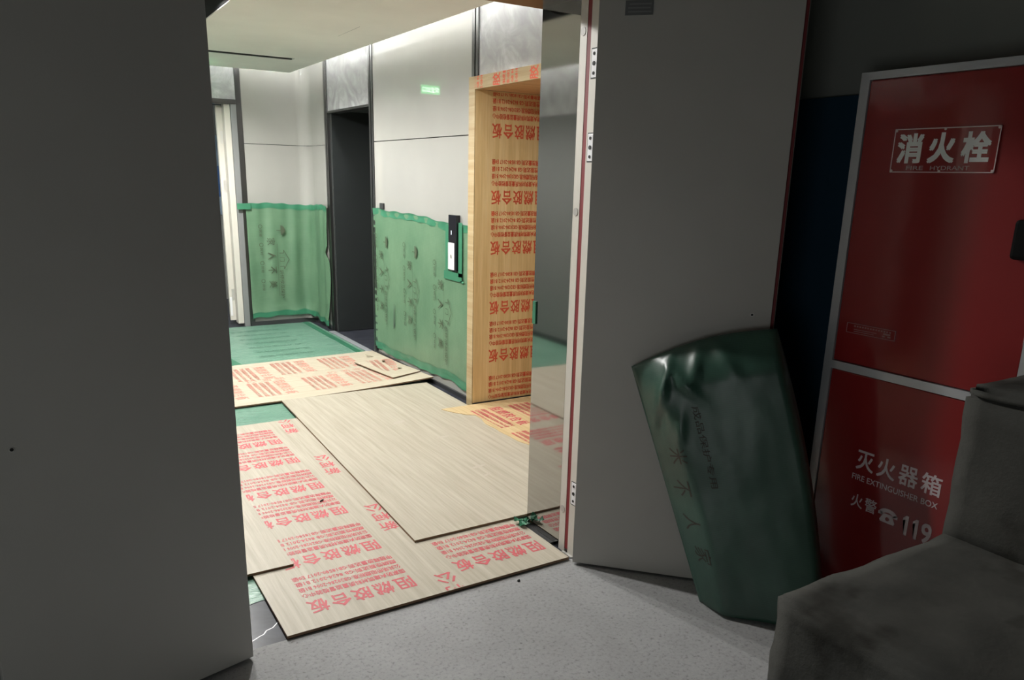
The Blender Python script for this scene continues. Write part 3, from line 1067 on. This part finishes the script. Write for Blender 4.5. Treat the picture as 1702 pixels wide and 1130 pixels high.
for yy, zz in ((6.53, 1.10), (5.93, 1.07), (5.36, 0.985)):
    b = film_group()
    b.transform(plane_mtx((XR - 0.0165, yy, zz), (0, 0, -1), (0, -1, 0)))
    obj('film_print', b, M['film_ink'], wfR)
bm = new_bm()
for (ya, za, yb, zb) in ((6.15, 0.53, 6.17, 0.3),):
    quad(bm, [(XR - 0.0172, ya, za), (XR - 0.0172, yb + 0.0, zb), (XR - 0.0172, yb - 0.02, zb + 0.02), (XR - 0.0172, ya - 0.006, za)])
obj('tear', bm, M['skirt'], wfR)

# ---- back corner: wraps from the back wall onto the right wall
R_ = RC * math.pi / 4
LB, LR = XR - RC + R_ - 1.93, YB - RC + R_ - 7.835


def pathB(s):
    tot = LB + LR
    d = s * tot
    if d < LB - R_:
        return (1.93 + d, YB), (0, -1)
    if d > LB + R_:
        return (XR, YB - RC - (d - LB - R_)), (-1, 0)
    a = (d - (LB - R_)) / (2 * R_) * math.pi / 2
    cx, cy = XR - RC, YB - RC
    return (cx + RC * math.sin(a), cy + RC * math.cos(a)), (-math.sin(a), -math.cos(a))


def offB(s, z, t):
    pl = 0.010 * math.sin(34 * s + 1.2 * math.sin(3 * z)) + 0.006 * math.sin(61 * s + 2) * t
    return 0.022 + pl * (0.5 + 0.5 * math.sin(math.pi * min(1, t * 1.2))) + 0.006 * noise.noise((s * 6, z * 2, 1)) + 0.02 * math.exp(-(t / 0.07) ** 2)


def edgeB(s, t):
    if s > 0.9:
        k = (s - 0.9) / 0.1
        e = 1.0 - 0.02 * math.sin(9 * t + 1) - 0.055 * math.exp(-((t - 0.62) / 0.045) ** 2)
        return 0.9 + k * (e - 0.9)
    return s


wfB = thing('wall_film', (2.4, YB, 0.1), 'green protective film wrapped around the back corner beside the far doorway', 'wall film', 'green films on the lobby walls')
topB = lambda s: 1.272 + 0.01 * math.sin(9 * s) - 0.02 * max(0, s - 0.75)
botB = lambda s: 0.095 + 0.018 * math.sin(math.pi * s * 1.6) - 0.05 * max(0, s - 0.7) + 0.006 * math.sin(30 * s)
bm = film_sheet(pathB, topB, botB, offB, 110, 40, edgeB)
obj('film', bm, M['film'], wfB, smooth=True)
for d0, d1, fn in ((-0.045, 0.008, topB), (-0.012, 0.04, botB)):
    bm = film_sheet(pathB, lambda s: fn(s) + d1 + 0.004 * math.sin(45 * s), lambda s: fn(s) + d0 + 0.005 * math.sin(38 * s), lambda s, z, t: offB(s, z, 1.0 if fn is topB else 0.03) + 0.004, 90, 4)
    obj('tape', bm, M['film_dark'], wfB, smooth=True)
bm = new_bm()
box(bm, (1.84, YB - 0.05, 1.225), (1.975, YB - 0.042, 1.285))
obj('tape_tab', bm, M['film_dark'], wfB)
pr = film_group()
pr.transform(plane_mtx((2.06, YB - 0.045, 1.07), (0, 0, -1), (1, 0, 0)))
obj('film_print', pr, M['film_ink'], wfB)

# tattered tape at the foot of the mirror lining
bm = new_bm()
for (x, y, a, w, l, tilt) in ((1.845, 2.815, 0.3, 0.02, 0.035, 0.2), (1.825, 2.83, -0.4, 0.035, 0.06, 0.15), (1.815, 2.795, 1.0, 0.03, 0.05, 0.1)):
    t = bmesh.new()
    bmesh.ops.create_grid(t, x_segments=6, y_segments=3, size=0.5)
    for v in t.verts:
        v.co.z = 0.10 * noise.noise((v.co.x * 3 + x * 9, v.co.y * 4, a))
    t.transform(Matrix.Translation((x, y, 0.034)) @ Matrix.Rotation(a, 4, 'Z') @ Matrix.Rotation(tilt, 4, 'Y') @ Matrix.Diagonal((l, w, 0.25, 1)))
    merge(bm, t)
tag(obj('tape_scrap', bm, M['film_dark'], smooth=True, origin=(1.83, 2.82, 0.02)), 'crumpled green tape scrap at the foot of the mirrored door lining', 'tape')
bm = new_bm()
box(bm, (XJ1 - 0.006, 2.800, 0.98), (XJ1 - 0.0003, 2.823, 1.08))
tag(obj('tape_strip', bm, M['film_dark'], origin=(XJ1, 2.81, 0.98)), 'green tape remnant stuck halfway up the edge of the mirrored door lining', 'tape')
# debris
for nm, (x, y, z), (l, w), ang, m_, lab in (('wood_chip', (1.088, 3.524, 0.0165), (0.014, 0.004), 0.5, 'hole', 'tiny dark wood chip lying on the red printed sheet'),
                                            ('pebble', (1.545, 2.394, 0.0), (0.007, 0.005), 0.2, 'hole', 'small dark crumb on the concrete before the doorway')):
    bm = new_bm()
    bmesh.ops.create_icosphere(bm, subdivisions=2, radius=1)
    for v in bm.verts:
        v.co *= 1 + 0.3 * noise.noise(v.co * 2)
        v.co = Vector((v.co.x * l, v.co.y * w, max(0, v.co.z * 0.005 + 0.004)))
    bm.transform(Matrix.Translation((x, y, z)) @ Matrix.Rotation(ang, 4, 'Z'))
    tag(obj(nm, bm, M[m_], origin=(x, y, z)), lab, 'debris')

# ================================================================== PLYWOOD-LINED LIFT OPENING
XF, YR = 2.565, 4.652
pl = thing('plywood_lining', (2.8, 4.2, 0), 'printed plywood boards lining the near lift opening', 'plywood lining')
jb = bxo('jamb_board', (XF, YR, 0.035), (3.10, YR + 0.012, 2.147), M['ply_v'], pl)
pr = []
for zc, ti in ((1.90, 1), (1.47, 1), (1.13, 1), (0.713, 1), (0.367, 1), (-0.03, 1), (2.32, 1)):
    pr.append(placed(print_block(), 3.125, zc + 0.047, math.pi))
wall_print(jb, pr, plane_mtx((0, YR - 0.0006, 0), (1, 0, 0), (0, 0, 1)), (2.6, 0.05, 3.095, 2.14), 'ink')
bxo('jamb_sill', (XF + 0.005, YR - 0.004, 0.0), (3.10, YR + 0.01, 0.034), M['skirt'], pl)
bxo('jamb_edge', (XF - 0.006, YR + 0.001, 0.005), (XF - 0.0003, YR + 0.082, 2.226), M['ply_h'], pl)
bxo('jamb_return', (XF - 0.0002, YR + 0.0125, 0.005), (XR - 0.001, YR + 0.082, 2.226), M['ply_h'], pl)
hb = bxo('header_board', (XF - 0.006, 3.60, 2.148), (XF + 0.006, YR + 0.0005, 2.226), M['ply_h'], pl)
pr = [placed(print_block(), 1.965, yc - 0.047, 0) for yc in (4.80, 4.378, 3.955)]
wall_print(hb, pr, plane_mtx((XF - 0.0066, 0, 0), (0, 0, 1), (0, 1, 0)), (2.150, 3.61, 2.225, 4.65), 'ink')
bxo('header_top', (XF + 0.0065, 3.60, 2.218), (XR + 0.003, YR, 2.226), M['ply_h'], pl)
bxo('soffit_board', (XF + 0.0065, 3.60, 2.148), (3.10, YR - 0.0005, 2.16), M['ply_soffit'], pl)
bxo('jamb_board', (XF, 3.585, 0.035), (3.10, 3.598, 2.147), M['ply_v'], pl)

# ================================================================== LIFT CALL PANEL
cp = thing('lift_call_panel', (XR, 5.03, 0.93), 'slim black and white lift call panel framed by green tape', 'lift button panel')
bxo('housing', (XR - 0.034, 4.968, 0.938), (XR - 0.001, 5.09, 1.335), M['gloss_black'], cp, 0.003)
bxo('button_plate', (XR - 0.0365, 4.993, 0.945), (XR - 0.0342, 5.088, 1.138), M['white'], cp, 0.001)
bm = new_bm()
disc(bm, (XR - 0.037, 5.042, 1.04), (-1, 0, 0), 0.016, 0.002, 24)
obj('button', bm, M['steel'], cp)
bm = new_bm()
b, w, h = text_bm('1', 0.03, None, 0.02)
b.transform(plane_mtx((XR - 0.0348, 5.045, 1.195), (0, -1, 0), (0, 0, 1)))
merge(bm, b)
obj('floor_display', bm, M['indicator'], cp)

# ================================================================== FIRE HYDRANT CABINET
XC, CY0, CY1, CZ0, CZ1 = 2.50, 1.085, 1.789, 0.0, 1.975
cb = thing('fire_cabinet', (2.6, 1.43, CZ0), 'tall red fire hydrant and extinguisher cabinet with grey aluminium frame', 'fire cabinet')
bxo('carcass', (XC + 0.012, CY0 + 0.004, CZ0), (2.6995, CY1 - 0.004, CZ1 - 0.004), M['red'], cb)
bm = new_bm()
W_ = 0.034
box(bm, (XC - 0.004, CY1 - W_, CZ0), (XC + 0.012, CY1, CZ1))
box(bm, (XC - 0.004, CY0, CZ0), (XC + 0.012, CY0 + W_, CZ1))
box(bm, (XC - 0.004, CY0 + W_, CZ1 - 0.025), (XC + 0.012, CY1 - W_, CZ1))
box(bm, (XC - 0.004, CY0 + W_, 0.944), (XC + 0.012, CY1 - W_, 0.974))
box(bm, (XC - 0.004, CY0 + W_, CZ0), (XC + 0.012, CY1 - W_, CZ0 + 0.03))
obj('frame', bm, M['alu'], cb)
d1 = bxo('door', (XC + 0.001, CY0 + W_ + 0.002, 0.977), (XC + 0.0115, CY1 - W_ - 0.002, CZ1 - 0.028), M['red'], cb, 0.003)
d2 = bxo('door', (XC + 0.001, CY0 + W_ + 0.002, CZ0 + 0.033), (XC + 0.0115, CY1 - W_ - 0.002, 0.941), M['red'], cb, 0.003)
sy0, sy1, sz0, sz1 = 1.294, 1.634, 1.648, 1.786
sp = bxo('sign_plate', (XC - 0.003, sy0, sz0), (XC + 0.0008, sy1, sz1), M['plate_red'], d1, 0.001)


def wall_text(body, right_y, z, height, width, m, parent, name, bold=0.02, x=XC - 0.004):
    b, w, h = text_bm(body, height, width, bold, 4)
    b.transform(plane_mtx((x, right_y, z), (0, -1, 0), (0, 0, 1)))
    return obj(name, b, M[m], parent)


bm = new_bm()
e = 0.003
for lo, hi in (((sy0, sz0), (sy1, sz0 + e)), ((sy0, sz1 - e), (sy1, sz1)), ((sy0, sz0), (sy0 + e, sz1)), ((sy1 - e, sz0), (sy1, sz1))):
    box(bm, (XC - 0.0042, lo[0], lo[1]), (XC - 0.003, hi[0], hi[1]))
for y, z in ((sy0 + 0.006, sz0 + 0.006), (sy0 + 0.006, sz1 - 0.006), (sy1 - 0.006, sz0 + 0.006), (sy1 - 0.006, sz1 - 0.006), ((sy0 + sy1) / 2, sz0 + 0.005), ((sy0 + sy1) / 2, sz1 - 0.005)):
    disc(bm, (XC - 0.0038, y, z), (-1, 0, 0), 0.004, 0.002, 10)
obj('plate_edge', bm, M['acrylic_edge'], sp)
for k, ch in enumerate('消火栓'):
    wall_text(ch, 1.618 - k * 0.107, 1.677, 0.094, 0.088, 'silver', sp, 'sign_character', 0.035, XC - 0.0036)
wall_text('FIRE', 1.577, 1.656, 0.013, 0.058, 'silver_dim', sp, 'sign_caption', 0.01, XC - 0.0036)
wall_text('HYDRANT', 1.495, 1.656, 0.013, 0.125, 'silver_dim', sp, 'sign_caption', 0.01, XC - 0.0036)
# maker's label strip near the foot of the upper door
lp = new_bm()
lang = 0.0
obox(lp, Vector((XC, 1.714, 1.105)), Vector((0, -1, 0)), Vector((-1, 0, 0)), Vector((0, 0, 1)), (0, -0.0008, -0.018), (0.19, 0.0025, 0.018))
lpo = obj('label_plate', lp, M['plate_red'], d1)
bm = new_bm()
fr = ((0, -0.018, 0.19, -0.016), (0, 0.016, 0.19, 0.018), (0, -0.018, 0.0025, 0.018), (0.1875, -0.018, 0.19, 0.018))
for a, b, c, d in fr:
    obox(bm, Vector((XC, 1.714, 1.105)), Vector((0, -1, 0)), Vector((-1, 0, 0)), Vector((0, 0, 1)), (a, 0.0026, b), (c, 0.0032, d))
for k in range(14):
    x = 0.03 + k * 0.0105
    obox(bm, Vector((XC, 1.714, 1.105)), Vector((0, -1, 0)), Vector((-1, 0, 0)), Vector((0, 0, 1)), (x, 0.0026, 0.006), (x + 0.006, 0.003, 0.011))
for a, b, c, d in ((0.145, -0.003, 0.172, 0.003), (0.142, -0.011, 0.152, -0.006), (0.162, -0.011, 0.174, -0.006), (0.03, -0.004, 0.12, -0.002), (0.03, -0.011, 0.11, -0.009)):
    obox(bm, Vector((XC, 1.714, 1.105)), Vector((0, -1, 0)), Vector((-1, 0, 0)), Vector((0, 0, 1)), (a, 0.0026, b), (c, 0.003, d))
obj('label_lines', bm, mat('label_lines', (0.34, 0.17, 0.17), 0.5), lpo)
bxo('handle', (XC - 0.025, 1.125, 1.40), (XC + 0.002, 1.200, 1.517), M['rubber'], d1, 0.012)
# lower door lettering
for k, ch in enumerate('灭火器箱'):
    wall_text(ch, 1.600 - k * 0.083, 0.595, 0.074, 0.070, 'white_paint', d2, 'printed_character', 0.015, XC + 0.0004)
wall_text('FIRE EXTINGUISHER BOX', 1.608, 0.553, 0.022, 0.325, 'white_paint', d2, 'printed_caption', 0.008, XC + 0.0004)
for k, ch in enumerate('火警'):
    wall_text(ch, 1.598 - k * 0.056, 0.448, 0.052, 0.047, 'white_paint', d2, 'printed_character', 0.01, XC + 0.0004)
b = new_bm()
for x in (0.0, 0.036):
    vs = [b.verts.new((x + px, py, 0)) for px, py in ((0.012, 0), (0.023, 0), (0.023, 0.073), (0.014, 0.073), (0.003, 0.062), (0.003, 0.053), (0.012, 0.058))]
    b.faces.new(vs)
bmesh.ops.triangulate(b, faces=b.faces[:])
t, w, h = text_bm('9', 0.073, 0.036, 0.02, 4)
put(b, t, 0.072, 0)
b.transform(plane_mtx((XC + 0.0004, 1.395, 0.418), (0, -1, 0), (0, 0, 1)))
obj('printed_number', b, M['white_paint'], d2)
# telephone pictogram
b = new_bm()
n = 16
arc = []
for i in range(n + 1):
    a = math.pi * (0.08 + 0.84 * i / n)
    arc.append((0.036 * math.cos(a), 0.030 + 0.024 * math.sin(a)))
inn = [(x * 0.62, 0.022 + (y - 0.030) * 0.75) for x, y in arc]
for i in range(n):
    quad(b, [(*arc[i], 0), (*arc[i + 1], 0), (*inn[i + 1], 0), (*inn[i], 0)])
for sx in (-1, 1):
    quad(b, [(sx * 0.020, 0.026, 0), (sx * 0.037, 0.026, 0), (sx * 0.037, 0.037, 0), (sx * 0.022, 0.037, 0)])
outer = [(-0.033, 0.0), (0.033, 0.0), (0.016, 0.034), (-0.016, 0.034)]
ring_c = (0, 0.015)
ov = []
m_ = 24
for i in range(m_):
    a = 2 * math.pi * i / m_
    dx, dy = math.cos(a), math.sin(a)
    best = 9
    for (p, q) in zip(outer, outer[1:] + outer[:1]):
        ex, ey = q[0] - p[0], q[1] - p[1]
        den = dx * ey - dy * ex
        if abs(den) > 1e-9:
            t = ((p[0] - ring_c[0]) * ey - (p[1] - ring_c[1]) * ex) / den
            s = ((p[0] - ring_c[0]) * dy - (p[1] - ring_c[1]) * dx) / den
            if t > 0 and -0.001 <= s <= 1.001:
                best = min(best, t)
    ov.append(((ring_c[0] + dx * best, ring_c[1] + dy * best, 0), (ring_c[0] + dx * 0.0075, ring_c[1] + dy * 0.0075, 0)))
for i in range(m_):
    j = (i + 1) % m_
    quad(b, [ov[i][0], ov[j][0], ov[j][1], ov[i][1]])
b.transform(plane_mtx((XC + 0.0004, 1.449, 0.435), (0, -1, 0), (0, 0, 1)))
obj('telephone_symbol', b, M['white_paint'], d2)

# navy board on the wall between the cabinet and the open door
bm = new_bm()
box(bm, (2.672, 1.80, 0.0), (2.699, 2.395, 1.927))
tag(obj('navy_board', bm, M['navy'], origin=(2.685, 2.1, 0), bevel=0.002), 'dark navy blue board on the wall between open door and red cabinet', 'board')

# ================================================================== GREEN COVERED BUNDLE
u = Vector((0.698, -0.716, 0))
nv = Vector((-0.716, -0.698, 0))
TL, TR = Vector((1.953, 2.252, 0.900)), Vector((2.312, 1.873, 1.090))
BL, BR = Vector((2.087, 1.909, 0.0)), Vector((2.40, 1.575, 0.0))
TL += nv * 0.012
TR += nv * 0.022
NU, NV = 46, 70


def bag_pt(a, b):
    left = BL.lerp(TL, b)
    right = BR.lerp(TR, b)
    right += u * 0.035 * math.sin(math.pi * b) * 1.0
    p = left.lerp(right, a)
    p.z += 0.035 * math.sin(math.pi * a) * b ** 4
    return p


def bag_depth(a, b):
    k = 0.20 + 0.03 * math.sin(5 * b)
    r = a / k
    # folded edge: a side strip turned to the left, then the flat front
    prof = 0.105 * (r if r < 0.85 else (1.0 - 0.15 * math.exp(-(r - 0.85) * 7)))
    prof *= 1 - 0.5 * max(0, (a - 0.93) / 0.07) ** 2
    wr = 0.006 * noise.noise((a * 3, b * 4, 0.3)) + 0.002 * noise.noise((a * 9, b * 9, 2))
    crease = 0
    for (ca, cb, sl, wd, ln, am) in ((0.16, 0.86, 0.9, 0.030, 0.10, 0.030), (0.30, 0.90, -1.2, 0.035, 0.07, 0.020), (0.10, 0.78, 0.6, 0.028, 0.07, -0.022), (0.42, 0.93, 0.8, 0.04, 0.05, 0.014), (0.62, 0.93, -0.9, 0.05, 0.05, 0.014), (0.22, 0.72, 0.5, 0.03, 0.06, 0.014)):
        da = a - ca - sl * (b - cb)
        crease += am * math.exp(-(da / wd) ** 2) * math.exp(-((b - cb) / ln) ** 2)
    top = 1 - 0.8 * max(0, (b - 0.86) / 0.14) ** 1.5
    return max(0.004, (prof + wr * min(1, a * 6)) * top + crease * min(1, a * 10))


bn = (BR - BL).cross(TL - BL).normalized()
if bn.dot(nv) < 0:
    bn = -bn
bm = new_bm()
F, K = [], []
for i in range(NU + 1):
    fr_, bk = [], []
    for j in range(NV + 1):
        a, b = i / NU, j / NV
        p = bag_pt(a, b)
        q = p + bn * bag_depth(a, b)
        if j == 0:
            q.z = max(q.z, 0.003)
        fr_.append(bm.verts.new(q))
        bk.append(bm.verts.new(p))
    F.append(fr_)
    K.append(bk)
for i in range(NU):
    for j in range(NV):
        bm.faces.new((F[i][j], F[i + 1][j], F[i + 1][j + 1], F[i][j + 1]))
        bm.faces.new((K[i][j], K[i][j + 1], K[i + 1][j + 1], K[i + 1][j]))
for i in range(NU):
    bm.faces.new((F[i][NV], F[i + 1][NV], K[i + 1][NV], K[i][NV]))
    bm.faces.new((F[i + 1][0], F[i][0], K[i][0], K[i + 1][0]))
for j in range(NV):
    bm.faces.new((F[0][j + 1], F[0][j], K[0][j], K[0][j + 1]))
    bm.faces.new((F[NU][j], F[NU][j + 1], K[NU][j + 1], K[NU][j]))
bmesh.ops.recalc_face_normals(bm, faces=bm.faces[:])
bag = thing('covered_bundle', (2.2, 1.8, 0), 'dark green film wrapped bundle leaning against the open grey door', 'bundle')
obj('cover', bm, M['bag'], bag, smooth=True)


def bag_surf(a, b):
    return bag_pt(a, b) + bn * (bag_depth(a, b) + 0.0012)


for k, (ch, a0, b0) in enumerate((('米', 0.17, 0.66), ('不', 0.13, 0.53), ('人', 0.14, 0.39), ('家', 0.16, 0.26))):
    t, w, h = text_bm(ch, 0.12, 0.066, 0.0, 3)
    bmesh.ops.subdivide_edges(t, edges=t.edges[:], cuts=1)
    for v in t.verts:
        lx, ly = v.co.x, v.co.y
        v.co = bag_surf(a0 - 0.07 + ly, b0 - lx)
    obj('cover_print', t, M['bag_ink'], bag)
t, w, h = text_bm('成品保护专用', 0.05, 0.30, 0.0, 2)
for v in t.verts:
    lx, ly = v.co.x, v.co.y
    v.co = bag_surf(0.33 + ly, 0.80 - lx)
obj('cover_print', t, M['bag_ink'], bag)

# ================================================================== ROUGH CONCRETE LEDGE
def rough_block(lo, hi, amp, seed, step=0.035, lean=None):
    bm = new_bm()
    box(bm, lo, hi)
    bmesh.ops.bevel(bm, geom=bm.edges[:], offset=0.014, segments=2, affect='EDGES')
    for it in range(3):
        es = [e for e in bm.edges if e.calc_length() > step * 2]
        if not es:
            break
        bmesh.ops.subdivide_edges(bm, edges=es, cuts=min(12, 6 if it == 0 else 2), use_grid_fill=True)
    bmesh.ops.triangulate(bm, faces=[fc for fc in bm.faces if len(fc.verts) > 4])
    for v in bm.verts:
        p = v.co.copy()
        nn = Vector((noise.noise(p * 9 + Vector((seed, 0, 0))), noise.noise(p * 9 + Vector((0, seed, 5))), noise.noise(p * 9 + Vector((9, 0, seed)))))
        n2 = Vector((noise.noise(p * 30 + Vector((seed, 2, 0))), noise.noise(p * 30 + Vector((4, seed, 5))), noise.noise(p * 30 + Vector((9, 7, seed)))))
        if p.z > lo[2] + 0.01:
            v.co += nn * amp + n2 * amp * 0.4
        if lean:
            lean(v)
    return bm


lg = thing('concrete_ledge', (2.0, 0.8, 0), 'rough unplastered concrete ledge with a higher step in front of the red cabinet', 'concrete ledge')
bm = rough_block((1.428, 0.25, 0.0), (2.46, 1.072, 0.650), 0.008, 3.0)
obj('lower_block', bm, M['conc'], lg, smooth=True)


def lean(v):
    if v.co.x < 2.3 and v.co.z > 0.6:
        v.co.x += 0.02 - 0.03 * (v.co.z - 0.65) / 0.42 * 0


bm = rough_block((2.125, 0.25, 0.60), (2.45, 1.070, 1.066), 0.008, 8.0)
obj('upper_block', bm, M['conc'], lg, smooth=True)
bm = rough_block((2.128, 0.255, 1.048), (2.447, 1.067, 1.090), 0.006, 12.0)
obj('dark_crust', bm, M['stain'], lg, smooth=True)
